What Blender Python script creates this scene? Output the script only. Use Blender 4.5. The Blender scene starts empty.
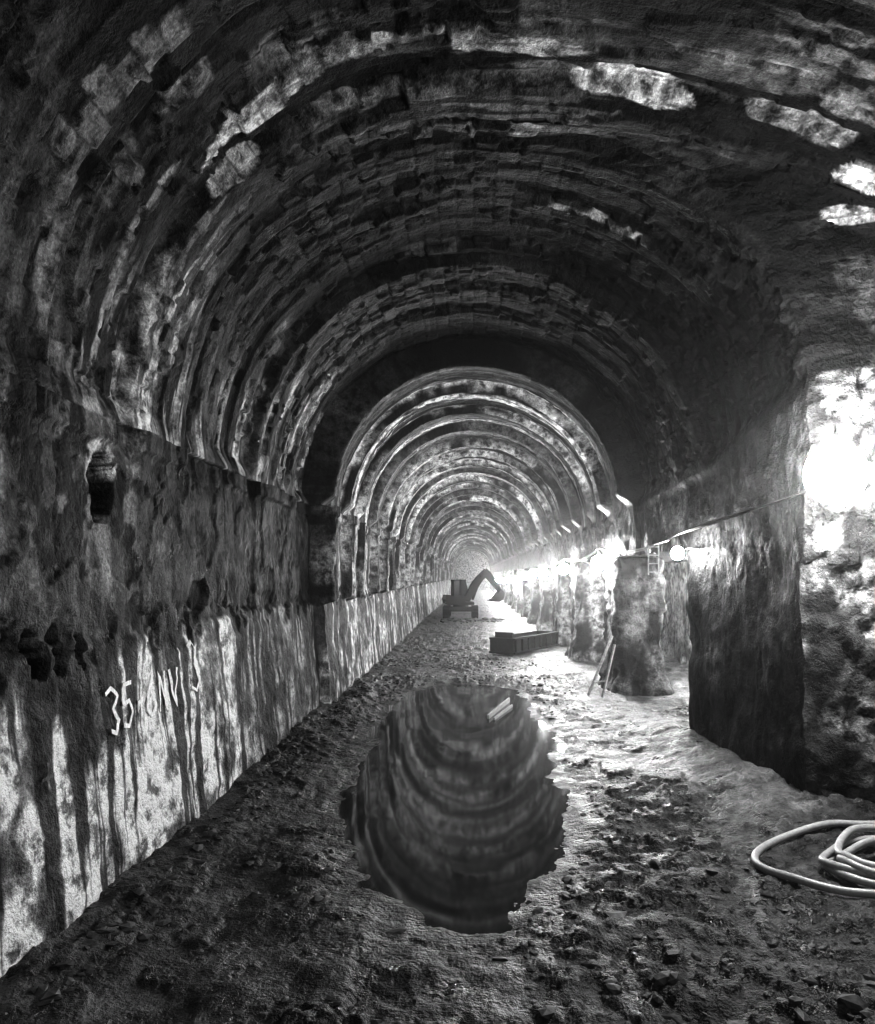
import bpy, bmesh, math, random
import numpy as np
from mathutils import Vector, Matrix
random.seed(7)
rng = np.random.RandomState(11)
F=760.0; VX,VY=472.0,575.0; EYE=3.0
scene=bpy.context.scene

# ---------------------------------------------------------------- noise
PERM=rng.permutation(256); RV=rng.rand(256)
def vn(x,y,z=0.0):
    x,y,z=np.broadcast_arrays(np.asarray(x,float),np.asarray(y,float),np.asarray(z,float))
    xi=np.floor(x).astype(int); yi=np.floor(y).astype(int); zi=np.floor(z).astype(int)
    fx=x-xi; fy=y-yi; fz=z-zi
    fx=fx*fx*(3-2*fx); fy=fy*fy*(3-2*fy); fz=fz*fz*(3-2*fz)
    def h(a,b,c): return RV[PERM[(PERM[(PERM[a&255]+b)&255]+c)&255]]
    r=0
    for dx in (0,1):
        wx=fx if dx else 1-fx
        for dy in (0,1):
            wy=fy if dy else 1-fy
            for dz in (0,1):
                wz=fz if dz else 1-fz
                r=r+h(xi+dx,yi+dy,zi+dz)*wx*wy*wz
    return r
def fbm(x,y,z=0.0,o=4):
    r=0;a=.5;t=0
    for i in range(o):
        f=2.03**i
        r=r+a*vn(np.asarray(x)*f+i*17.3,np.asarray(y)*f+i*9.1,np.asarray(z)*f+i*5.7); t+=a; a*=.5
    return r/t
def ss(a,b,x):
    t=np.clip((np.asarray(x,float)-a)/(b-a),0,1); return t*t*(3-2*t)

# ---------------------------------------------------------------- materials
def newmat(name):
    m=bpy.data.materials.new(name); m.use_nodes=True
    nt=m.node_tree; return m,nt,nt.nodes['Principled BSDF']
def N(nt,t,**k):
    n=nt.nodes.new(t)
    for a,b in k.items(): setattr(n,a,b)
    return n
def simple_mat(name,v,rough=.6,metal=0,bump=.2,scale=20,var=.4,spec=.5):
    m,nt,b=newmat(name)
    tc=N(nt,'ShaderNodeTexCoord'); no=N(nt,'ShaderNodeTexNoise'); no.inputs['Scale'].default_value=scale; no.inputs['Detail'].default_value=4
    nt.links.new(tc.outputs['Object'],no.inputs['Vector'])
    mr=N(nt,'ShaderNodeMapRange'); mr.inputs['From Min'].default_value=.3; mr.inputs['From Max'].default_value=.7
    mr.inputs['To Min'].default_value=v*(1-var); mr.inputs['To Max'].default_value=v*(1+var)
    nt.links.new(no.outputs['Fac'],mr.inputs['Value']); nt.links.new(mr.outputs['Result'],b.inputs['Base Color'])
    b.inputs['Roughness'].default_value=rough; b.inputs['Metallic'].default_value=metal; b.inputs['Specular IOR Level'].default_value=spec
    bp=N(nt,'ShaderNodeBump'); bp.inputs['Strength'].default_value=bump; bp.inputs['Distance'].default_value=.02
    nt.links.new(no.outputs['Fac'],bp.inputs['Height']); nt.links.new(bp.outputs['Normal'],b.inputs['Normal'])
    return m
def stone_mat(name,rough=(.45,.95),gain=1.0,b1=.03,b2=.012,s1=5,s2=32,contrast=1.0,fine=(.65,1.25),spec=.5):
    """albedo comes from the 'tone' attribute, broken up by procedural noise"""
    m,nt,b=newmat(name)
    L=nt.links
    at=N(nt,'ShaderNodeAttribute'); at.attribute_name='tone'
    tc=N(nt,'ShaderNodeTexCoord')
    n1=N(nt,'ShaderNodeTexNoise'); n1.inputs['Scale'].default_value=s1; n1.inputs['Detail'].default_value=6; n1.inputs['Roughness'].default_value=.66
    n2=N(nt,'ShaderNodeTexNoise'); n2.inputs['Scale'].default_value=s2; n2.inputs['Detail'].default_value=3; n2.inputs['Roughness'].default_value=.65
    for n in (n1,n2): L.new(tc.outputs['Object'],n.inputs['Vector'])
    def rng_(src,a,bb,c,d):
        r=N(nt,'ShaderNodeMapRange'); r.inputs['From Min'].default_value=a; r.inputs['From Max'].default_value=bb
        r.inputs['To Min'].default_value=c; r.inputs['To Max'].default_value=d; L.new(src,r.inputs['Value']); return r.outputs['Result']
    def mul(a,bb,op='MULTIPLY'):
        r=N(nt,'ShaderNodeMath'); r.operation=op; L.new(a,r.inputs[0])
        if isinstance(bb,float): r.inputs[1].default_value=bb
        else: L.new(bb,r.inputs[1])
        return r.outputs[0]
    v1=rng_(n1.outputs['Fac'],.38,.62,1-.85*contrast,1+.55*contrast)
    v2=rng_(n2.outputs['Fac'],.36,.64,*fine)
    t=mul(mul(mul(at.outputs['Fac'],v1),v2),gain)
    cl=N(nt,'ShaderNodeClamp'); L.new(t,cl.inputs[0]); cl.inputs['Min'].default_value=.0015; cl.inputs['Max'].default_value=.85
    L.new(cl.outputs[0],b.inputs['Base Color'])
    b.inputs['Specular IOR Level'].default_value=spec
    L.new(rng_(n1.outputs['Fac'],.3,.7,rough[0],rough[1]),b.inputs['Roughness'])
    ad=N(nt,'ShaderNodeMath'); ad.operation='MULTIPLY_ADD'; L.new(n2.outputs['Fac'],ad.inputs[0]); ad.inputs[1].default_value=b2/b1; L.new(n1.outputs['Fac'],ad.inputs[2])
    bp=N(nt,'ShaderNodeBump'); bp.inputs['Strength'].default_value=1.0; bp.inputs['Distance'].default_value=b1*3
    L.new(ad.outputs[0],bp.inputs['Height']); L.new(bp.outputs['Normal'],b.inputs['Normal'])
    return m
M_lining=stone_mat('sooty_masonry',rough=(.35,.85),spec=.2,b2=.007)
M_pier=stone_mat('pier_masonry',spec=.3)
M_mud=stone_mat('wet_mud',rough=(.22,.75),s1=3.6,s2=24,b1=.04,b2=.014,contrast=.9,spec=.4)
M_rock=simple_mat('rock_grey',.06,.6,0,.5,12,.8,.4)
M_hose=simple_mat('hose_rubber',.28,.4,0,.1,30,.15)
M_cable=simple_mat('cable_rubber',.02,.5)
M_steel=simple_mat('rusty_steel',.008,.7,.0,.4,14,.5,.15)
M_dark=simple_mat('dark_rubber_steel',.003,.9,.0,.3,18,.4,.05)
M_glass=simple_mat('cab_glass',.01,.1,0,0,5,.1,.3)
M_wood=simple_mat('weathered_wood',.30,.75,0,.3,25,.4)
M_chalk=simple_mat('white_wall_paint',.8,.8,0,.2,40,.2)
def emis(name,s):
    m,nt,b=newmat(name); b.inputs['Base Color'].default_value=(.8,.8,.8,1)
    b.inputs['Emission Color'].default_value=(1,1,1,1); b.inputs['Emission Strength'].default_value=s; return m
mw,nt,b=newmat('puddle_water')
b.inputs['Base Color'].default_value=(.012,.012,.012,1); b.inputs['Roughness'].default_value=.05; b.inputs['IOR'].default_value=1.7
tc=N(nt,'ShaderNodeTexCoord'); mp=N(nt,'ShaderNodeMapping'); mp.inputs['Scale'].default_value=(1.0,.5,1)
no=N(nt,'ShaderNodeTexNoise'); no.inputs['Scale'].default_value=1.0; no.inputs['Detail'].default_value=1.5; no.inputs['Distortion'].default_value=1.0
bp=N(nt,'ShaderNodeBump'); bp.inputs['Strength'].default_value=.12; bp.inputs['Distance'].default_value=.03
nt.links.new(tc.outputs['Object'],mp.inputs[0]); nt.links.new(mp.outputs[0],no.inputs['Vector'])
nt.links.new(no.outputs['Fac'],bp.inputs['Height']); nt.links.new(bp.outputs['Normal'],b.inputs['Normal'])
M_water=mw

# ---------------------------------------------------------------- grid mesh helper
def grid_mesh(name,P,tone,mat,keep=None,parent=None,smooth=True):
    nr,nc,_=P.shape
    me=bpy.data.meshes.new(name)
    idx=np.arange(nr*nc).reshape(nr,nc)
    q=np.stack([idx[:-1,:-1],idx[1:,:-1],idx[1:,1:],idx[:-1,1:]],-1)
    if keep is not None: q=q[keep]
    q=q.reshape(-1,4)
    me.vertices.add(nr*nc); me.vertices.foreach_set('co',P.reshape(-1).astype(np.float32))
    me.loops.add(q.size); me.loops.foreach_set('vertex_index',q.reshape(-1).astype(np.int32))
    me.polygons.add(len(q)); me.polygons.foreach_set('loop_start',(np.arange(len(q))*4).astype(np.int32))
    me.update(calc_edges=True); me.validate()
    me.polygons.foreach_set('use_smooth',np.full(len(me.polygons),smooth))
    a=me.attributes.new('tone','FLOAT','POINT'); a.data.foreach_set('value',tone.reshape(-1).astype(np.float32))
    me.materials.append(mat)
    ob=bpy.data.objects.new(name,me); scene.collection.objects.link(ob)
    if parent: ob.parent=parent
    return ob

# ---------------------------------------------------------------- tunnel lining
def seg(a,b,st): return np.arange(a,b,st)
rows=[seg(-10,3.9,.3),seg(3.9,8.3,.022),seg(8.3,9.12,.012),seg(9.12,16.3,.026),seg(16.3,16.7,.02)]
y=16.7; r=[]
while y<150:
    r.append(y); y+= y*.0026 if y<40 else y*.006
rows.append(np.array(r)); YR=np.concatenate(rows)
nL,nA,nR=170,460,140
def XLf(Y): return np.where(Y<16.5,3.5,3.3)
def lerpstep(Y,pts):
    xs=[p[0] for p in pts]; ys=[p[1] for p in pts]; return np.interp(Y,xs,ys)
def XRf(Y): return lerpstep(Y,[(-10,5.9),(8.4,5.8),(8.95,4.15),(9.05,4.0),(13,3.68),(16.48,3.6),(16.52,3.5),(200,3.5)])
def ZRf(Y): return lerpstep(Y,[(-10,5.5),(8.4,5.5),(9.0,5.4),(12,4.7),(16.4,4.5),(200,4.5)])
def ZAf(Y): return lerpstep(Y,[(-10,8.15),(9,8.1),(16.48,7.95),(16.52,7.85),(200,7.85)])
def hashf(i,k=0): return RV[PERM[(PERM[np.asarray(i).astype(int)&255]+k)&255]]
def bay(Y):
    L=np.where(Y<16.5,1.45,2.6)
    t=(Y-16.5)/L
    i=np.floor(t); f=(t-i)*L
    return i,f,L
def rib(Y):
    i,f,L=bay(Y)
    far=(Y>=16.5)
    w=.45+.5*hashf(i+40,3)
    prot=.16+.20*hashf(i+40,5)
    farv=-prot*(ss(0,.03,f)*(1-ss(w,w+.05,f)))+.04*(hashf(i+40,9)-.5)
    nearv=.24*(hashf(i+90,4)-.5)+.10*(1-ss(0,.08,f))
    j=np.floor(Y/.42); farv=farv+.06*(hashf(j,7)-.5)
    nearv=nearv+.05*(hashf(np.floor(Y/.36),8)-.5)
    return np.where(far,farv,nearv)
LHOLES=[(7.18,3.82,.22,.36,.45),(6.02,2.36,.12,.2,.35),(6.36,2.38,.12,.22,.35),(6.72,2.33,.11,.14,.25),(9.7,2.75,.4,.2,.10),(5.4,2.2,.2,.12,.2)]
def hole_mask(Y,Z):
    m=0
    for (hy,hz,ry,rz,d) in LHOLES:
        ang=np.arctan2((Z-hz)/rz,(Y-hy)/ry)
        rad=np.hypot((Y-hy)/ry,(Z-hz)/rz)*(1+.7*(fbm(np.cos(ang)*1.8+hy*7,np.sin(ang)*1.8+hz*3)-.5))
        m=np.maximum(m,(1-ss(.92,1.02,rad))*d)
    return m
def hole_rim(Y,Z):
    hy,hz,ry,rz,d=LHOLES[0]
    rad=np.hypot((Y-hy)/ry,(Z-hz)/rz)
    return ss(.9,1.0,rad)*(1-ss(1.15,1.45,rad))*ss(.1,.4,(Z-hz)/rz+.2*np.cos(Y*30))
LEDGE=2.43
def ledge_h(Y): return LEDGE+.22*(fbm(Y*1.1,3.3)-.5)+.10*(vn(Y*5,1.3)-.5)
def left_wall(Y,Z):
    base=-XLf(Y)
    led=ledge_h(Y)
    low=1-ss(led-.06,led+.02,Z)
    batter=.20*np.clip((led-Z)/2.4,0,1.3)
    x=base+low*(.05+batter)
    up_=ss(3.9,4.5,Z)
    x=x-rib(Y)*(1-low)*np.where(Y<16.5,.15+.75*up_,1.0)
    x=x+.06*(fbm(Y*1.3,Z*1.3,1.0)-.5)*2+.022*(fbm(Y*6,Z*6,4.0)-.5)*2
    br=ss(.56,.59,fbm(Y*2.2,Z*2.2,8.0,4))*(1-ss(.15,.35,np.abs(Z-led)))
    x=x-.05*br
    fl=ss(.50,.52,fbm(Y*1.4,Z*1.1,63.0,5)); x=x+.025*fl*(1-low)
    x=x+.06*ss(4.25,4.3,Z)*(vn(Y*2.5,2.2)>.35)
    x=x-hole_mask(Y,Z)
    return x
def brick(s,Y,bs,by):
    bi=np.floor(s/bs); off=(bi.astype(int)%2)*.5
    bj=np.floor(Y/by+off)
    r=RV[PERM[(PERM[bi.astype(int)&255]+bj.astype(int))&255]]
    fs=np.abs(s/bs-bi-.5)*2; fy=np.abs(Y/by+off-bj-.5)*2
    edge=np.maximum(ss(1-.05/bs,1,fs),ss(1-.05/by,1,fy))
    return r,edge,(bi+.5)*bs,(bj-off+.5)*by

Yg=YR[:,None]
# left wall
zl=np.linspace(-.4,4.5,nL)[None,:]
Yl,Zl=np.broadcast_arrays(Yg,zl); Yl=Yl+0.; Zl=Zl+0.
Xl=left_wall(Yl,Zl)
PL=np.stack([Xl,Yl,Zl],-1)
# arch
th=np.linspace(math.pi,0,nA)[None,:]
Ya,T=np.broadcast_arrays(Yg,th); Ya=Ya+0.
left=(T>math.pi/2)
cx=np.cos(T); sn=np.sin(T)
zs=np.where(left,4.5,ZRf(Ya)); zA=ZAf(Ya)
ax=np.where(left,XLf(Ya),XRf(Ya))
Xa=ax*cx; Za=zs+(zA-zs)*sn
nx=cx/ax; nz=sn/(zA-zs); nn=np.hypot(nx,nz); nx/=nn; nz/=nn
Sa=(math.pi-T)*3.5
br_r,br_e,bs_c,by_c=brick(Sa,Ya,.24,.36)
near=1-ss(14,20,Ya)
def lay(fs,fy,z,k): return fbm(bs_c*fs*.6+Sa*fs*.4,by_c*fy*.5+Ya*fy*.5,z,3)*.8+.2*fbm(Sa*3,Ya*3,z+1,4)+k*(br_r-.5)
l1=lay(.22,1.3,2.,.02); l2=lay(.30,1.9,12.,.03); l3=lay(.6,1.1,14.,.03)
S1=ss(.50,.51,l1); S2=ss(.53,.54,l2); S3=ss(.56,.57,l3)
nf=np.where(Ya<16.5,1,.3)
d=rib(Ya)+.10*(fbm(Sa*.5,Ya*.7,5.0)-.5)*2*np.where(Ya<16.5,1,.4)+.04*(fbm(Sa*4,Ya*4,6.0)-.5)
d=d+nf*(.06*S1+.04*S2-.035*S3)
brickvis=near*(.15+.65*ss(.47,.57,fbm(Sa*.5,Ya*.5,33.,3)))
d=d+(.018*br_e+.014*(br_r-.5))*brickvis
j=ss(0,.35,Sa)*ss(0,.35,math.pi*3.5-Sa)
d=d*j
Xa=Xa+nx*d; Za=Za+nz*d
PA=np.stack([Xa,Ya,Za],-1)
PA[:,0,:]=PL[:,-1,:]
# right wall
tr=np.linspace(0,1,nR)[None,:]
Yr,TR=np.broadcast_arrays(Yg,tr); Yr=Yr+0.
Zr=ZRf(Yr)*(1-TR)+(-.4)*TR
Xr=XRf(Yr)+0.
e0=ss(0,.03,TR)
Xr=Xr+.12*(fbm(Yr*1.1,Zr*1.1,21.0)-.5)*2*e0+.10*(fbm(Yr*4,Zr*3,22.0)-.5)*e0
facem=ss(8.2,8.5,Yr)*(1-ss(9.0,9.2,Yr))*e0
fl=fbm(Xr*1.3,Zr*1.2,30.5,5)
Yrr=Yr+facem*(.45*(fbm(Xr*1.4,Zr*1.2,30.0,5)-.5)+.16*(fbm(Xr*6,Zr*5,31.0,4)-.5)+.10*ss(.5,.52,fl))
PR=np.stack([Xr,Yrr,Zr],-1)

def proj(P):
    Yp=np.where(P[...,1]>.5,P[...,1],np.nan)
    return VX+F*P[...,0]/Yp, VY-F*(P[...,2]-EYE)/Yp
def lookup(P,px,py,ymax=30):
    X,Yv=proj(P); dd=(X-px)**2+(Yv-py)**2; dd=np.where(P[...,1]<ymax,dd,np.inf); dd=np.where(np.isnan(dd),np.inf,dd)
    k=int(np.argmin(dd)); return np.unravel_index(k,dd.shape)

# ---- arch tone
far=ss(16.4,16.7,Ya)
st1=fbm(Sa*.45,Ya*5.0,40.0,4); st2=fbm(Sa*1.4,Ya*14,41.0,3)
st3=fbm(Sa*.8,Ya*8.0,43.0,4)
big=ss(.44,.60,fbm(Sa*.35,Ya*.35,47.,3))
crown=ss(2.2,3.8,Sa)*ss(8.0,9.6,Ya)
crown2=ss(5.8,7.0,Sa)*ss(7.2,8.4,Ya)
clean=(1-.78*crown)*(1-.6*crown2)
base=.004+.016*ss(.45,.75,fbm(Sa*1.5,Ya*1.5,42.0,4))+.006*br_r
toneN=base+.035*S2*ss(.45,.6,fbm(Sa*2.2,Ya*3,49.,4))*(.3+big)+.02*big*S3
toneN+=.50*ss(.60,.64,st3)*(.08+.92*big)*clean
toneN+=.38*ss(.61,.635,fbm(bs_c*.2+Sa*.4,by_c*.8+Ya*1.8,44.0,5)+.05*(br_r-.5))*(.12+.88*big)*clean
toneN+=.025*brickvis*(br_r**3)
toneN*=.25+.75*clean
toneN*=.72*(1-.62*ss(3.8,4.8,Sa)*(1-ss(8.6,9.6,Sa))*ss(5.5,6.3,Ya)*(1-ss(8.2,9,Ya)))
haunch=(1-ss(.8,3.0,Sa)); toneN+=.10*haunch*ss(.52,.6,fbm(Sa*1.2,Ya*4,46.))
farstreak=ss(.45,.58,st1*.6+st2*.4)
toneF=.008+.90*farstreak*(.3+.9*fbm(Sa*.7,Ya*.5,45.))*(.08+1.2*hashf(np.floor(Ya/.42),12)**1.5)
toneF*=1-.75*ss(9.2,10.4,Sa)
toneA=toneN*(1-far)+far*toneF
APATCH=[(255,115,.75,.18,.7),(232,165,.4,.14,.6),(345,52,.5,.12,.4),(440,34,.7,.07,.25),(520,45,.5,.12,.4),(632,75,.42,.17,.8),(665,98,.22,.13,.8),
 (95,110,.7,.22,.22),(150,60,.6,.22,.22),(185,85,.4,.15,.28),(70,150,.5,.2,.22),(120,170,.4,.2,.16),(130,235,.9,.07,.28),(185,250,1.0,.07,.2),(215,240,.8,.06,.2),
 (430,245,.6,.18,.08),(600,215,.7,.06,.4),(440,300,.5,.16,.08),(410,130,.7,.06,.14),(800,120,.4,.10,.3),(840,60,.5,.14,.2),(740,60,.6,.08,.22),(300,80,.4,.10,.3),(860,110,.4,.14,.2),(530,95,.5,.08,.10),
 (858,180,.25,.22,.6),(850,215,.2,.14,.45)]
for (px,py,rs,ry,st) in APATCH:
    i,jx=lookup(PA,px,py,14); s0,y0=Sa[i,jx],Ya[i,jx]
    kq_=.6 if px<205 and py<180 else .12
    rad=np.hypot((kq_*bs_c+(1-kq_)*Sa-s0)/rs,(kq_*by_c+(1-kq_)*Ya-y0)/ry)+1.2*(fbm(Sa*3.0,Ya*3.5,50.+px*.01,5)-.5)
    mk=(1-ss(.85,.93,rad))*(1-.6*br_e); toneA=np.maximum(toneA,mk*st*(.7+.3*br_r))
toneA*= 1-.6*br_e*brickvis
# ---- left wall tone
led=ledge_h(Yl)
low=1-ss(led-.05,led+.02,Zl)
drip=fbm(Yl*10.0,Zl*.28,60.0,4); drip2=fbm(Yl*1.6,Zl*.4,61.0,3)
dm=ss(.49,.55,drip*.62+drip2*.38+.07*(Zl-1.3)/2)
bl=fbm(Yl*2.4,Zl*2.0,62.0,5)
lowt=(.75*(1-.95*dm)+.02)*(.2+1.2*ss(.38,.58,bl))
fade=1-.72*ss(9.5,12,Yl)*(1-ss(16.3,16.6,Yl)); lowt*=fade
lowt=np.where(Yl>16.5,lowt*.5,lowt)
upt=.018+.12*ss(.50,.53,fbm(Yl*1.4,Zl*1.1,63.0,5))+.18*ss(.55,.59,fbm(Yl*4,Zl*3,64.0,4))
upt*= 1-.6*ss(.5,.62,fbm(Yl*4,Zl*.5,67.,4))
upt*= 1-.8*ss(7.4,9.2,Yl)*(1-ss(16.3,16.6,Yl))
upt=np.where(Yl>16.5,.02+.32*ss(.50,.6,fbm(Yl*6,Zl*.7,65.)),upt)
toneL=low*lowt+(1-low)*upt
toneL*=1-.93*np.clip(hole_mask(Yl,Zl)*6,0,1)*(hole_mask(Yl,Zl)>.06)  # shade inside the holes painted into the wall tone
toneL=np.maximum(toneL,.6*hole_rim(Yl,Zl)*(fbm(Yl*8,Zl*8,66.)>.42))
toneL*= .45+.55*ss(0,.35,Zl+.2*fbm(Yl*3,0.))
toneA[:,0]=toneL[:,-1]
# ---- right wall tone
toneR=.012+.04*ss(.50,.6,fbm(Yr*4,Zr*.6,70.,4))
toneR*=1-.6*ss(16,17,Yr)
nearR=1-ss(8.9,9.15,Yr)
fr=fbm(Xr*2.4,Zr*2.0,71.,5)
toneR=toneR*(1-nearR)+nearR*(.012+.11*ss(.44,.60,fr)*(.3+ss(.5,.52,fl))+.10*ss(.60,.64,fbm(Xr*2.6,Zr*2.6,72.,5)))
crack=np.exp(-((Xr-4.45-.25*(fbm(Zr*1.2,3.1)-.5)*2)/.02)**2); toneR*=1-.9*crack*nearR
OPEN=3.42
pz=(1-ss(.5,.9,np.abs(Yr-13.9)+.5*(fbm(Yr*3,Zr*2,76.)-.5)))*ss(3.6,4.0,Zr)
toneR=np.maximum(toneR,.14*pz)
toneR[:,0]=toneA[:,-1]
kq=~((YR[:-1,None]>=12.95)&(YR[:-1,None]<120)&(Zr[1:,1:]<OPEN))
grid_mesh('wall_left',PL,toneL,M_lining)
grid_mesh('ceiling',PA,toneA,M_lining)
PR[:,0,:]=PA[:,-1,:]
grid_mesh('wall_right',PR,toneR,M_lining,keep=kq)
xe=np.linspace(-3.6,3.6,30)[None,:]; ze=np.linspace(-.3,7.9,30)[:,None]; Xe,Ze=np.broadcast_arrays(xe,ze)
grid_mesh('wall_end',np.stack([Xe,148+.3*fbm(Xe,Ze),Ze],-1),.8+0*Xe,M_pier)

# side passage behind the piers
zb=np.linspace(-.4,OPEN+.1,40)[None,:]; yb=np.concatenate([np.arange(12.2,40,.15),np.arange(40,122,.6)])[:,None]
Yb,Zb=np.broadcast_arrays(yb,zb); Xb=6.9+.3*(fbm(Yb*1.2,Zb*1.2,80.)-.5)
grid_mesh('wall_side_passage',np.stack([Xb,Yb,Zb],-1),.4+.4*ss(.4,.6,fbm(Yb*2,Zb*2,81.)),M_pier)
xc=np.linspace(3.1,7.1,34)[None,:]
Yc,Xc=np.broadcast_arrays(yb,xc); Zc=OPEN+.02+.10*(fbm(Yc*1.5,Xc*1.5,82.)-.5)
lim=np.where(Yc<16.5,3.62,3.5)
grid_mesh('ceiling_side_passage',np.stack([np.maximum(Xc,lim),Yc,Zc],-1),.004+.010*ss(.5,.6,fbm(Yc*2,Xc*2,83.)),M_pier)

# piers
def rough_box(name,x0,x1,y0,y1,z0,z1,st=.08,amp=.14,tone=.2,seed=0):
    bm=bmesh.new()
    nx_,ny_,nz_=[max(2,int((b-a)/st)) for a,b in ((x0,x1),(y0,y1),(z0,z1))]
    def face(o,u,v,nu,nv):
        g=[[bm.verts.new(Vector(o)+Vector(u)*(i/nu)+Vector(v)*(j/nv)) for j in range(nv+1)] for i in range(nu+1)]
        for i in range(nu):
            for j in range(nv): bm.faces.new((g[i][j],g[i+1][j],g[i+1][j+1],g[i][j+1]))
    X,Yy,Z=x1-x0,y1-y0,z1-z0
    face((x0,y0,z0),(X,0,0),(0,0,Z),nx_,nz_); face((x1,y1,z0),(-X,0,0),(0,0,Z),nx_,nz_)
    face((x0,y1,z0),(0,-Yy,0),(0,0,Z),ny_,nz_); face((x1,y0,z0),(0,Yy,0),(0,0,Z),ny_,nz_)
    face((x0,y0,z1),(X,0,0),(0,Yy,0),nx_,ny_)
    bmesh.ops.remove_doubles(bm,verts=bm.verts,dist=.004)
    bm.normal_update()
    co=np.array([v.co[:] for v in bm.verts]); nr=np.array([v.normal[:] for v in bm.verts])
    d=amp*(fbm(co[:,0]*1.6+seed,co[:,1]*1.6,co[:,2]*1.6,5)-.5)*2.4+.6*amp*(fbm(co[:,0]*7+seed,co[:,1]*7,co[:,2]*5,3)-.5)*2
    d+=amp*.5*ss(.5,.52,fbm(co[:,0]*1.8+seed,co[:,1]*1.8,co[:,2]*1.8+9,5))
    corner=(np.abs(nr)>.5).sum(1)>1
    d=d-corner*.04
    d=d+.18*ss(1.0,0,co[:,2])
    co2=co+nr*d[:,None]
    for v,c in zip(bm.verts,co2): v.co=c
    me=bpy.data.meshes.new(name); bm.to_mesh(me); bm.free()
    me.polygons.foreach_set('use_smooth',[True]*len(me.polygons))
    t=tone*(.06+1.3*ss(.46,.62,fbm(co[:,0]*2.6+co[:,1]*2.2+seed,co[:,1]*2,co[:,2]*1.1,5)))
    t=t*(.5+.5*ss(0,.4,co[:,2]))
    a=me.attributes.new('tone','FLOAT','POINT'); a.data.foreach_set('value',t.astype(np.float32))
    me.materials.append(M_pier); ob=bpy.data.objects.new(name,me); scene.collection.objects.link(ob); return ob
rough_box('masonry_pier',4.0,6.7,12.25,12.9,-.3,OPEN-.1,tone=.16,seed=1,amp=.06)
PIERS=[(18.4,20.2),(25.2,27.0),(31.4,33.2),(37.8,39.6),(44.2,46),(50.7,52.5),(57.2,59),(64,66),(71,73),(78,80),(85,87),(92,94)]
for k,(a,bq) in enumerate(PIERS):
    rough_box('masonry_pier',3.55,4.62 if k==0 else 4.8,a,bq,-.3,OPEN-.02,st=.06 if k==0 else (.09 if k<3 else .25),tone=.13 if k==0 else .24,seed=3+k*5,amp=.13)

# ---------------------------------------------------------------- floor + puddle
def gp(px,py,z=0.0):
    Y=F*(EYE-z)/(py-VY); return ((px-VX)*Y/F,Y)
PUD=[(405,692),(440,684),(480,683),(515,688),(530,700),(543,720),(556,745),(558,780),(573,808),(575,835),(560,860),(533,890),(512,925),(470,938),(430,927),(395,903),(352,885),(356,858),(338,832),(345,790),(362,755),(375,725),(390,705)]
MUD_SHEEN=[(480,968),(520,960),(560,964),(568,974),(535,984),(530,1000),(518,1024),(496,1026),(492,1000),(488,982)]  # no water here: outline of a wet sheen painted on the mud
pud_sheen=[np.array([gp(*p) for p in q]) for q in (PUD,MUD_SHEEN)]
def sdist(X,Y,poly):
    n=len(poly); dmin=np.full(X.shape,1e9); ins=np.zeros(X.shape,bool)
    for i in range(n):
        a=poly[i]; c=poly[(i+1)%n]; e=c-a
        wx=X-a[0]; wy=Y-a[1]; t=np.clip((wx*e[0]+wy*e[1])/(e@e),0,1)
        dmin=np.minimum(dmin,np.hypot(wx-e[0]*t,wy-e[1]*t))
        cond=((a[1]>Y)!=(c[1]>Y))&(X<(c[0]-a[0])*(Y-a[1])/(c[1]-a[1]+1e-12)+a[0]); ins^=cond
    return np.where(ins,-dmin,dmin)
WZ=-.02
def floor_z(X,Y):
    X=np.asarray(X,float);Y=np.asarray(Y,float)
    sd=sdist(X,Y,pud_sheen[0])
    sd=sd+.42*(fbm(X*2.6,Y*2.0,90.,5)-.5)*np.clip(Y/9,.6,2)
    n=.12*(fbm(X*.8,Y*.8,91.,3)-.35)+.09*(fbm(X*3.2,Y*3.2,92.,5)-.5)+.035*(fbm(X*11,Y*11,93.,4)-.5)
    clod=ss(.46,.6,fbm(X*.9,Y*.7,99.,2))
    n=n+.035*ss(.52,.56,fbm(X*1.8,Y*1.4,94.,5))+.05*clod*ss(.50,.64,fbm(X*7,Y*7,89.,3))
    h=np.maximum(n+.03,.0)
    h=h+.10*ss(-2.2,-3.1,X)*ss(1,0,ss(60,70,Y))+.26*ss(2.6,3.7,X)*ss(7.2,9,Y)*(1-ss(12,17,Y))+.06*ss(1.6,3.2,X)
    k=ss(-.05,.7,sd)
    # shallow shelving shore with little mud islets breaking the waterline
    shore=-.012*ss(-.0,.12,-sd)-.07*ss(.15,.6,-sd)-.018+.025*(fbm(X*7,Y*5,87.,4)-.5)*(1-ss(.1,.35,-sd))
    return np.where(sd<0,shore,h*k -.018*(1-k)+.025*(fbm(X*7,Y*5,87.,4)-.5)*(1-k))
fy=np.concatenate([seg(-10,4.4,.3),seg(4.4,9,.02),seg(9,16,.035),seg(16,30,.08),seg(30,60,.25),seg(60,152,1.0)])[:,None]
fx=np.concatenate([np.arange(-3.9,4.6,.022),np.arange(4.6,7.3,.06)])[None,:]
Yf,Xf=np.broadcast_arrays(fy,fx); Zf=floor_z(Xf,Yf)
sdf=sdist(Xf+0.,Yf+0.,pud_sheen[0]); sd2=sdist(Xf+0.,Yf+0.,pud_sheen[1])+.15*(fbm(Xf*6,Yf*6,88.)-.5)
tf=.012+.040*ss(.44,.62,fbm(Xf*1.2,Yf*1.0,96.,5))+.04*ss(.56,.60,fbm(Xf*4,Yf*4,97.,4))
tf=tf+.15*ss(1.0,2.2,Xf)*ss(.42,.58,fbm(Xf*1.1,Yf*.6,98.,5))*ss(8,12,Yf)
tf=tf+.06*ss(17,22,Yf)
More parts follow.
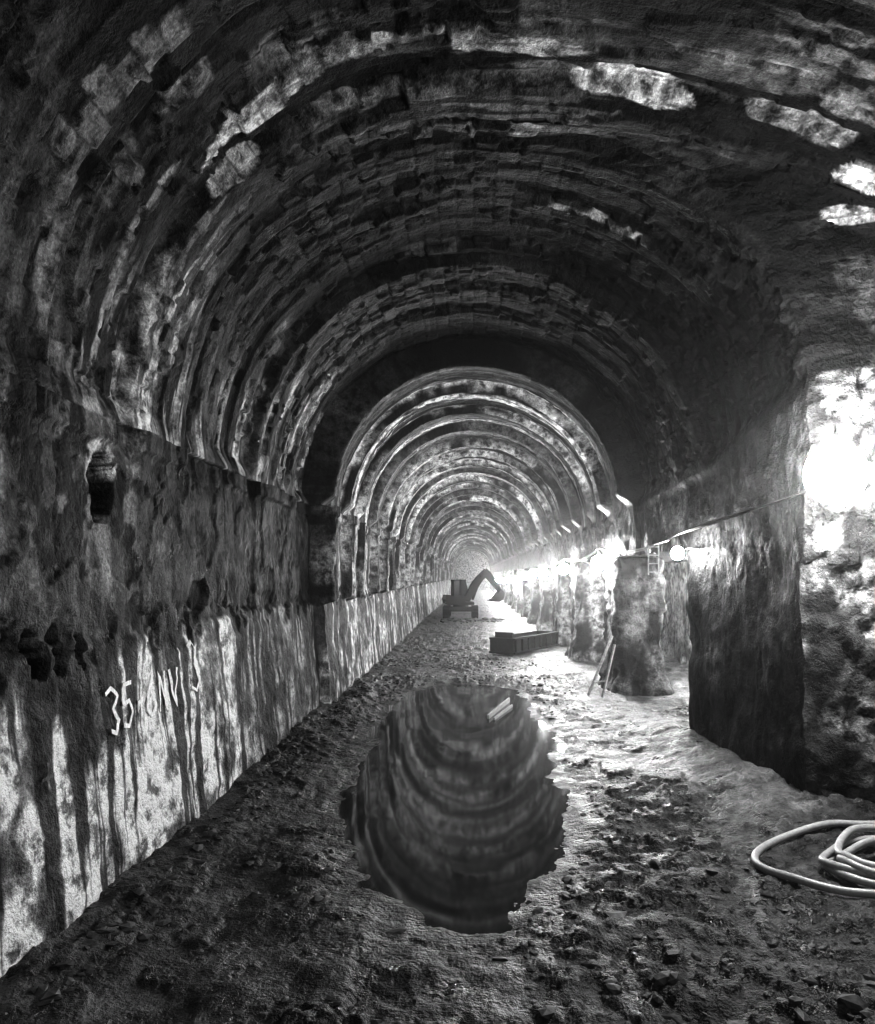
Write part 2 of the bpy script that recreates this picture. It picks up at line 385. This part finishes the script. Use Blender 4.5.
tf*= .35+.65*ss(0,.7,sdf)
tf=tf+.14*(1-ss(-.03,.03,sd2))  # reflecting wet mud painted in as a paler floor tone
grid_mesh('floor',np.stack([Xf,Yf,Zf],-1),tf,M_mud)
def poly_obj(name,pts,z,mat):
    bm=bmesh.new(); f=bm.faces.new([bm.verts.new((p[0],p[1],z)) for p in pts]); bm.normal_update()
    if f.normal.z<0: f.normal_flip()
    me=bpy.data.meshes.new(name); bm.to_mesh(me); bm.free(); me.materials.append(mat)
    ob=bpy.data.objects.new(name,me); scene.collection.objects.link(ob); return ob
q=pud_sheen[0]; c=q.mean(0); out=[]; n=len(q)
for i in range(n):
    t=q[(i+1)%n]-q[i-1]; nrm=np.array([t[1],-t[0]]); nrm/=np.linalg.norm(nrm)
    if nrm@(q[i]-c)<0: nrm=-nrm
    out.append(q[i]+nrm*.34)
poly_obj('puddle',out,WZ,M_water)

# ---------------------------------------------------------------- generic builders
def link(name,bm,mat,parent=None,smooth=False):
    me=bpy.data.meshes.new(name); bmesh.ops.recalc_face_normals(bm,faces=bm.faces); bm.to_mesh(me); bm.free()
    me.materials.append(mat)
    if smooth: me.polygons.foreach_set('use_smooth',[True]*len(me.polygons))
    ob=bpy.data.objects.new(name,me); scene.collection.objects.link(ob)
    if parent: ob.parent=parent
    return ob
def empty(name,loc=(0,0,0),rot=0,sc=1):
    e=bpy.data.objects.new(name,None); scene.collection.objects.link(e); e.location=loc; e.rotation_euler=(0,0,rot); e.scale=(sc,)*3; return e
def add_box(bm,c,s,rot=None,bev=0.0):
    r=bmesh.ops.create_cube(bm,size=1); vs=r['verts']
    M=Matrix.Translation(c)@(rot.to_4x4() if rot else Matrix())@Matrix.Diagonal((*s,1))
    bmesh.ops.transform(bm,matrix=M,verts=vs)
    if bev:
        es=list({e for v in vs for e in v.link_edges}); bmesh.ops.bevel(bm,geom=es,offset=bev,segments=2,affect='EDGES')
def add_cyl(bm,a,b_,r,seg_=14,r2=None):
    a=Vector(a);b_=Vector(b_);d=b_-a
    rr=bmesh.ops.create_cone(bm,cap_ends=True,segments=seg_,radius1=r,radius2=r if r2 is None else r2,depth=d.length)
    bmesh.ops.transform(bm,matrix=Matrix.Translation((a+b_)/2)@d.to_track_quat('Z','Y').to_matrix().to_4x4(),verts=rr['verts'])
def add_prism(bm,pts,x0,x1):
    A=[bm.verts.new((x0,p[0],p[1])) for p in pts]; B=[bm.verts.new((x1,p[0],p[1])) for p in pts]
    bm.faces.new(A); bm.faces.new(B[::-1])
    for i in range(len(pts)): k=(i+1)%len(pts); bm.faces.new((A[i],B[i],B[k],A[k]))
def tube(name,pts,r,mat,parent=None,cyclic=False,res=6):
    cu=bpy.data.curves.new(name,'CURVE'); cu.dimensions='3D'; cu.bevel_depth=r; cu.bevel_resolution=res//2; cu.use_fill_caps=True
    sp=cu.splines.new('NURBS'); sp.points.add(len(pts)-1)
    for p,q in zip(sp.points,pts): p.co=(*q,1)
    sp.order_u=4; sp.use_endpoint_u=True; sp.use_cyclic_u=cyclic; sp.resolution_u=6
    cu.materials.append(mat); ob=bpy.data.objects.new(name,cu); scene.collection.objects.link(ob)
    if parent: ob.parent=parent
    return ob
def fz(x,y): return float(floor_z(np.array([[x]]),np.array([[y]]))[0,0])

# ---------------------------------------------------------------- lamps and cable
S_=850
LAMPS=[(3.92,8.2,4.08,.32,290),(3.45,12.75,3.36,.11,380),(3.25,19.5,3.30,.19,S_),(3.22,26.7,3.20,.18,S_),(3.22,34,3.1,.18,S_),(3.22,40,3.0,.18,S_),(3.22,46,2.9,.18,S_),(3.22,56,2.7,.18,S_),  # first lamp is real, its globe oversized to include the glare
 (3.22,64,2.55,.18,S_),(3.22,73,2.45,.2,S_),(3.22,82,2.4,.2,S_),(3.22,94,2.3,.2,S_),(3.22,107,2.2,.22,S_),(3.22,122,2.2,.22,S_),(3.1,137,2.2,.22,S_)]
LAMPS_B=[(4.9,0.5,4.3,.16,300),(3.2,-6.0,4.2,.16,300)]
LAMPS_P=[(5.75,16.6,2.9,.12,1100),(6.35,21.0,2.8,.15,1100)]
mats={}
for (x,y_,z,r_,s_) in LAMPS+LAMPS_B+LAMPS_P:
    e=empty('work_lamp',(x,y_,z))
    bm=bmesh.new(); bmesh.ops.create_icosphere(bm,subdivisions=3 if y_==8.2 else (2 if y_<50 else 1),radius=r_)
    for v in bm.verts:
        if v.co.z>0: v.co.z*=1.12
    if s_ not in mats: mats[s_]=emis('lamp_glow_%d'%s_,s_)
    link('bulb',bm,mats[s_],e,True)
    bm=bmesh.new(); add_cyl(bm,(0,0,r_*1.05),(0,0,r_*1.05+.12),.045,12,.03); add_cyl(bm,(0,0,r_*1.05+.1),(0,0,r_*1.05+.2),.015,8)
    link('socket',bm,M_cable,e)
cab=empty('festoon_cable')
allp=sorted([((l[0],l[1]+.35,3.98) if l[1]==8.2 else (l[0],l[1],l[2]+l[3]*1.05+.2)) for l in LAMPS+LAMPS_B],key=lambda p:p[1])
for k in range(2):
    pts=[]
    for a,c in zip(allp[:-1],allp[1:]):
        for t in np.linspace(0,1,9)[:-1]:
            sag=(.30+.1*k)*4*t*(1-t)*min(1,(c[1]-a[1])/7)
            if a[1]<1: sag*=-.5
            xx=a[0]+(c[0]-a[0])*t-.40*4*t*(1-t)*(1 if 8<a[1]<9 else 0)
            pts.append((xx+.02*k,a[1]+(c[1]-a[1])*t,a[2]+(c[2]-a[2])*t-sag*.6+.02*k))
    pts.append(allp[-1]); tube('cable_%d'%(k+1),pts,.014,M_cable,cab)

# ---------------------------------------------------------------- hose
pts=[]
def ring_pts(cx_,cy_,rx,ry,n,z,a0=0,turn=1.0):
    o=[]
    for i in range(n):
        a=a0+2*math.pi*turn*i/n; x=cx_+rx*math.cos(a); yy=cy_+ry*math.sin(a)
        o.append((x,yy,max(fz(x,yy),0)+.05+z))
    return o
pts+= ring_pts(4.2,7.42,1.42,.80,30,.0,math.pi*.1,1.0)
pts+= ring_pts(4.25,7.25,.85,.50,22,.03,math.pi*.1,1.0)
pts+= ring_pts(4.42,7.30,1.05,.46,22,.08,math.pi*.1,1.0)
pts+= ring_pts(4.25,7.20,.75,.38,20,.13,math.pi*.1,1.0)
pts+= ring_pts(4.5,7.32,.95,.54,20,.16,math.pi*.1,.8)
tube('hose_coil',pts,.038,M_hose,res=8)

# ---------------------------------------------------------------- rocks
def rock_field(name,n,gen,mat):
    bm=bmesh.new()
    for _ in range(n):
        x,yy,s=gen()
        if x is None: continue
        r=bmesh.ops.create_icosphere(bm,subdivisions=1,radius=s); vs=r['verts']
        sq=(random.uniform(.7,1.5),random.uniform(.6,1.2),random.uniform(.25,.6)); a=random.uniform(0,6.28)
        R=Matrix.Rotation(a,3,'Z')@Matrix.Rotation(random.uniform(-.4,.4),3,'X')
        z=ZQ(x,yy)
        for v in vs:
            c=v.co*random.uniform(.7,1.25); c=Vector((c.x*sq[0],c.y*sq[1],c.z*sq[2])); v.co=R@c+Vector((x,yy,z+s*sq[2]*.2))
    return link(name,bm,mat)
fyl=fy[:,0]; fxl=fx[0]
def ZQ(x,y): return float(Zf[min(len(fyl)-1,int(np.searchsorted(fyl,y))),min(len(fxl)-1,int(np.searchsorted(fxl,x)))])
def g1():
    yy=4.6+ (random.random()**1.5)*22; x=random.uniform(-2.6,3.3 if yy<17 else 2.6)
    if ZQ(x,yy)<.0 or fbm(x*.9,yy*.7,99.,2)<.44: return None,None,None
    s=random.choice([.012,.015,.02,.025,.035,.05])*random.uniform(.7,1.4)
    if random.random()<.03: s*=2.0
    return x,yy,s
rock_field('scattered_stones',3600,g1,M_rock)
def g2():
    yy=random.uniform(5,20); x=-2.98+abs(random.gauss(0,.18))
    return x,yy,random.uniform(.02,.07)
rock_field('wall_foot_rubble',420,g2,M_rock)
def g3():
    a=random.gauss(0,1.1); b_=random.gauss(0,.7); return .1+max(-2.5,min(2.5,a))*.75,48.3+b_,random.uniform(.08,.25)
rock_field('rubble_pile',260,g3,M_rock)

# ---------------------------------------------------------------- excavator
ex=empty('excavator',(-.78,53,.05),0,.97)
for sx in (-1,1):
    bm=bmesh.new()
    L_,H_=1.3,.38
    out=[]
    for i in range(13): a=math.pi/2-math.pi*i/12; out.append((L_+H_*math.cos(a),H_+H_*math.sin(a)))
    for i in range(13): a=-math.pi/2-math.pi*i/12; out.append((-L_+H_*math.cos(a),H_+H_*math.sin(a)))
    add_prism(bm,out,sx*1.0-.22,sx*1.0+.22)
    per=[]
    for i in range(len(out)):
        a=Vector(out[i]); c=Vector(out[(i+1)%len(out)]); m=max(1,int((c-a).length/.17))
        for k in range(m): per.append((a+(c-a)*k/m,(c-a)))
    for p,dv in per:
        ang=math.atan2(dv.y,dv.x); nrm=Vector((-dv.y,dv.x)).normalized()
        add_box(bm,(sx*1.0,p.x+nrm.x*.02,p.y+nrm.y*.02),(.48,.06,.07),Matrix.Rotation(ang,3,'X'))
    for k in range(5): add_cyl(bm,(sx*1.0-.25,-1.1+k*.55,.25),(sx*1.0+.25,-1.1+k*.55,.25),.14)
    link('track_%s'%('l' if sx<0 else 'r'),bm,M_dark,ex)
bm=bmesh.new(); add_box(bm,(0,0,.6),(1.7,1.5,.3),bev=.04); add_cyl(bm,(0,0,.7),(0,0,.95),.55,24); link('undercarriage',bm,M_dark,ex)
up=empty('upper',(0,0,0)); up.parent=ex; up.rotation_euler=(0,0,math.radians(-80))
bm=bmesh.new(); add_box(bm,(.4,-.5,1.25),(1.0,1.4,.6),bev=.06); add_box(bm,(-.1,-.1,1.02),(1.9,1.9,.2),bev=.03)
add_prism(bm,[(-.9,.95),(-1.15,1.0),(-1.25,1.3),(-1.15,1.6),(-.8,1.6)],-.95,.95); link('house',bm,M_dark,up)
bm=bmesh.new(); add_cyl(bm,(.6,-.75,1.5),(.6,-.75,2.2),.06,10); link('exhaust',bm,M_dark,up)
bm=bmesh.new()
add_prism(bm,[(-.5,1.1),(-.5,1.6),(.62,1.6),(.62,1.1)],-1.0,-.15)
for xx in (-.97,-.19):
    for a,c in (((-.5,1.6),(-.5,2.6)),((.58,1.6),(.35,2.6)),((0.0,1.6),(.0,2.6))): add_cyl(bm,(xx,a[0],a[1]),(xx,c[0],c[1]),.055,8)
add_box(bm,(-.58,-.08,2.64),(.9,1.0,.12),bev=.03); link('cab_frame',bm,M_dark,up)
bm=bmesh.new(); add_prism(bm,[(-.46,1.6),(-.46,2.58),(.32,2.58),(.55,1.6)],-.95,-.21); link('cab_glass',bm,M_glass,up)
def beam(bm,pl,w,hs):
    for i in range(len(pl)-1):
        a=Vector(pl[i]);c=Vector(pl[i+1]);d=c-a; n_=Vector((0,-d.z,d.y)).normalized()
        ps=[a+n_*hs[i],a-n_*hs[i],c-n_*hs[i+1],c+n_*hs[i+1]]
        add_prism(bm,[(p.y,p.z) for p in ps],-w,w)
bm=bmesh.new()
beam(bm,[(0,.4,1.2),(0,1.0,2.3),(0,1.45,2.9),(0,1.9,3.15)],.2,[.22,.28,.25,.2])
link('boom',bm,M_dark,up)
bm=bmesh.new(); beam(bm,[(0,1.75,3.4),(0,1.95,3.1),(0,2.85,1.95)],.16,[.16,.25,.16]); link('stick',bm,M_dark,up)
bm=bmesh.new(); add_cyl(bm,(0,.85,1.25),(0,1.3,2.4),.08); add_cyl(bm,(0,1.3,3.0),(0,1.75,3.45),.06); add_cyl(bm,(0,2.2,3.0),(0,2.85,2.2),.06); link('hydraulic_rams',bm,M_dark,up)
bm=bmesh.new(); add_prism(bm,[(2.85,2.05),(3.15,1.75),(3.1,1.4),(2.8,1.1),(2.2,1.15),(2.15,1.3),(2.65,1.35),(2.75,1.6)],-.4,.4)
for sx in(-.4,.38): add_prism(bm,[(2.85,2.0),(3.1,1.7),(3.05,1.42),(2.75,1.15),(2.2,1.2)],sx,sx+.03)
for k in range(4): add_box(bm,(-.33+k*.22,2.1,1.22),(.08,.2,.05))
link('bucket',bm,M_dark,up)

# ---------------------------------------------------------------- steel skip
a=Vector((1.05,27.6,0)); c=Vector((3.0,31.0,0)); dv=(c-a)
sk=empty('steel_skip',((a+c)/2+Vector((.05,0,.06))),math.atan2(dv.y,dv.x)); Ls=dv.length
bm=bmesh.new()
for s_ in (-1,1):
    add_box(bm,(0,s_*.45,.36),(Ls,.05,.5)); add_box(bm,(0,s_*.47,.62),(Ls+.05,.11,.07)); add_box(bm,(0,s_*.47,.12),(Ls+.05,.13,.08))
    for k in range(8): add_box(bm,(-Ls/2+.1+k*(Ls-.2)/7,s_*.5,.36),(.07,.08,.5))
    add_box(bm,(s_*Ls/2,0,.36),(.05,.9,.5)); add_box(bm,(s_*Ls/2,0,.62),(.1,1.0,.07))
add_box(bm,(0,0,.1),(Ls,.9,.05)); add_box(bm,(-Ls/2+.15,.0,.75),(.12,.7,.2))
link('skip_body',bm,M_steel,sk)

# ---------------------------------------------------------------- planks / props / bracket
def plank(bm,a,b_,w,t):
    a=Vector(a);b_=Vector(b_);d=b_-a
    add_box(bm,(a+b_)/2,(w,t,d.length),d.to_track_quat('Z','Y').to_matrix(),bev=.004)
bm=bmesh.new()
A=gp(488,718);B=gp(509,701); plank(bm,(A[0],A[1],.0),(B[0],B[1],.02),.05,.13); A=gp(494,719);B=gp(512,706); plank(bm,(A[0],A[1],.0),(B[0],B[1],.01),.04,.06)
link('floating_plank',bm,M_wood)
bm=bmesh.new()
plank(bm,(2.75,18.0,fz(2.75,18.)),(3.35,18.15,1.55),.07,.05); plank(bm,(3.05,17.8,fz(3.05,17.8)),(3.4,18.1,1.35),.05,.05); plank(bm,(2.85,18.,.45),(3.2,17.95,.5),.05,.03)
link('leaning_timber_props',bm,M_wood)
bm=bmesh.new()
x0,y0=2.95,12.7
for xx in (x0,x0+.17): plank(bm,(xx,y0,3.0),(xx,y0+.02,3.5),.022,.022)
for k in range(4): plank(bm,(x0,y0,3.05+k*.14),(x0+.17,y0,3.05+k*.14),.018,.018)
plank(bm,(x0+.08,y0,3.5),(x0+.36,y0+.1,3.58),.02,.02)
link('cable_ladder_bracket',bm,M_wood)

# ---------------------------------------------------------------- painted survey marks on left wall
def stroke(bm,pl,w=.022):
    prev=None
    pts=[]
    for (a,c) in zip(pl[:-1],pl[1:]):
        for t in np.linspace(0,1,8)[:-1]: pts.append((a[0]+(c[0]-a[0])*t,a[1]+(c[1]-a[1])*t))
    pts.append(pl[-1])
    for i,(yy,zz) in enumerate(pts):
        q=pts[min(i+1,len(pts)-1)]; p=pts[max(i-1,0)]; dy,dz=q[0]-p[0],q[1]-p[1]; l=math.hypot(dy,dz)+1e-9
        ny,nz=-dz/l*w,dy/l*w; row=[]
        for s_ in (-1,1):
            Y_,Z_=yy+ny*s_,zz+nz*s_
            x=float(left_wall(np.array([Y_]),np.array([Z_]))[0])+.025; row.append(bm.verts.new((x,Y_,Z_)))
        if prev: bm.faces.new((prev[0],prev[1],row[1],row[0]))
        prev=row
G={'3':[[(0,.9),(.3,1),(.6,.8),(.3,.55),(.6,.25),(.3,0),(0,.1)]],'5':[[(.6,1),(.1,1),(.05,.55),(.4,.6),(.6,.3),(.4,0),(0,.08)]],
 '-':[[(.1,.45),(.5,.5)]],'6':[[(.5,1),(.1,.6),(0,.2),(.3,0),(.55,.2),(.4,.48),(.05,.35)]],'+':[[(0,.5),(.7,.5)],[(.35,.1),(.35,.9)]],
 'N':[[(0,0),(.05,1),(.5,0),(.55,1)]],'V':[[(0,1),(.28,0),(.55,1)]]}
bm=bmesh.new(); yy=7.0
for ch in '35-6NV':
    for s_ in G[ch]: stroke(bm,[(yy+p[0]*.36,1.52+p[1]*.42) for p in s_],.022)
    yy+=.31
for s_ in G['3']: stroke(bm,[(9.1+p[0]*.4,1.6+p[1]*.6) for p in s_],.020)
link('painted_wall_numbers',bm,M_chalk)
bm=bmesh.new()
for s_ in G['+']: stroke(bm,[(5.9+p[0]*.28,1.25+p[1]*.3) for p in s_],.014)
link('painted_wall_mark',bm,M_cable)

# ---------------------------------------------------------------- damp haze filling the tunnel (real scattering volume)
bm=bmesh.new(); add_box(bm,(1.5,70.4,4.5),(12,158,10)); hz=link('tunnel_mist',bm,M_cable)
m=bpy.data.materials.new('mist'); m.use_nodes=True; nt=m.node_tree; nt.nodes.clear()
o=N(nt,'ShaderNodeOutputMaterial'); v=N(nt,'ShaderNodeVolumeScatter'); v.inputs['Density'].default_value=.0022; v.inputs['Anisotropy'].default_value=.8
nt.links.new(v.outputs[0],o.inputs['Volume']); hz.data.materials.clear(); hz.data.materials.append(m)

# ---------------------------------------------------------------- world, camera
w=bpy.data.worlds.new('World'); scene.world=w; w.use_nodes=True
w.node_tree.nodes['Background'].inputs[0].default_value=(.5,.5,.5,1); w.node_tree.nodes['Background'].inputs[1].default_value=.1
cd=bpy.data.cameras.new('Camera'); cam=bpy.data.objects.new('Camera',cd); scene.collection.objects.link(cam)
cam.location=(0,0,EYE); cam.rotation_euler=(math.pi/2,0,0)
cd.sensor_fit='HORIZONTAL'; cd.sensor_width=36; cd.lens=F/875*36
cd.shift_x=-(VX-437.5)/875; cd.shift_y=(VY-512)/875; cd.clip_end=400; cd.clip_start=.05
scene.camera=cam
try:
    scene.view_settings.view_transform='Standard'; scene.view_settings.look='None'; scene.view_settings.exposure=0.30; scene.view_settings.gamma=0.72
except Exception as e: print(e)
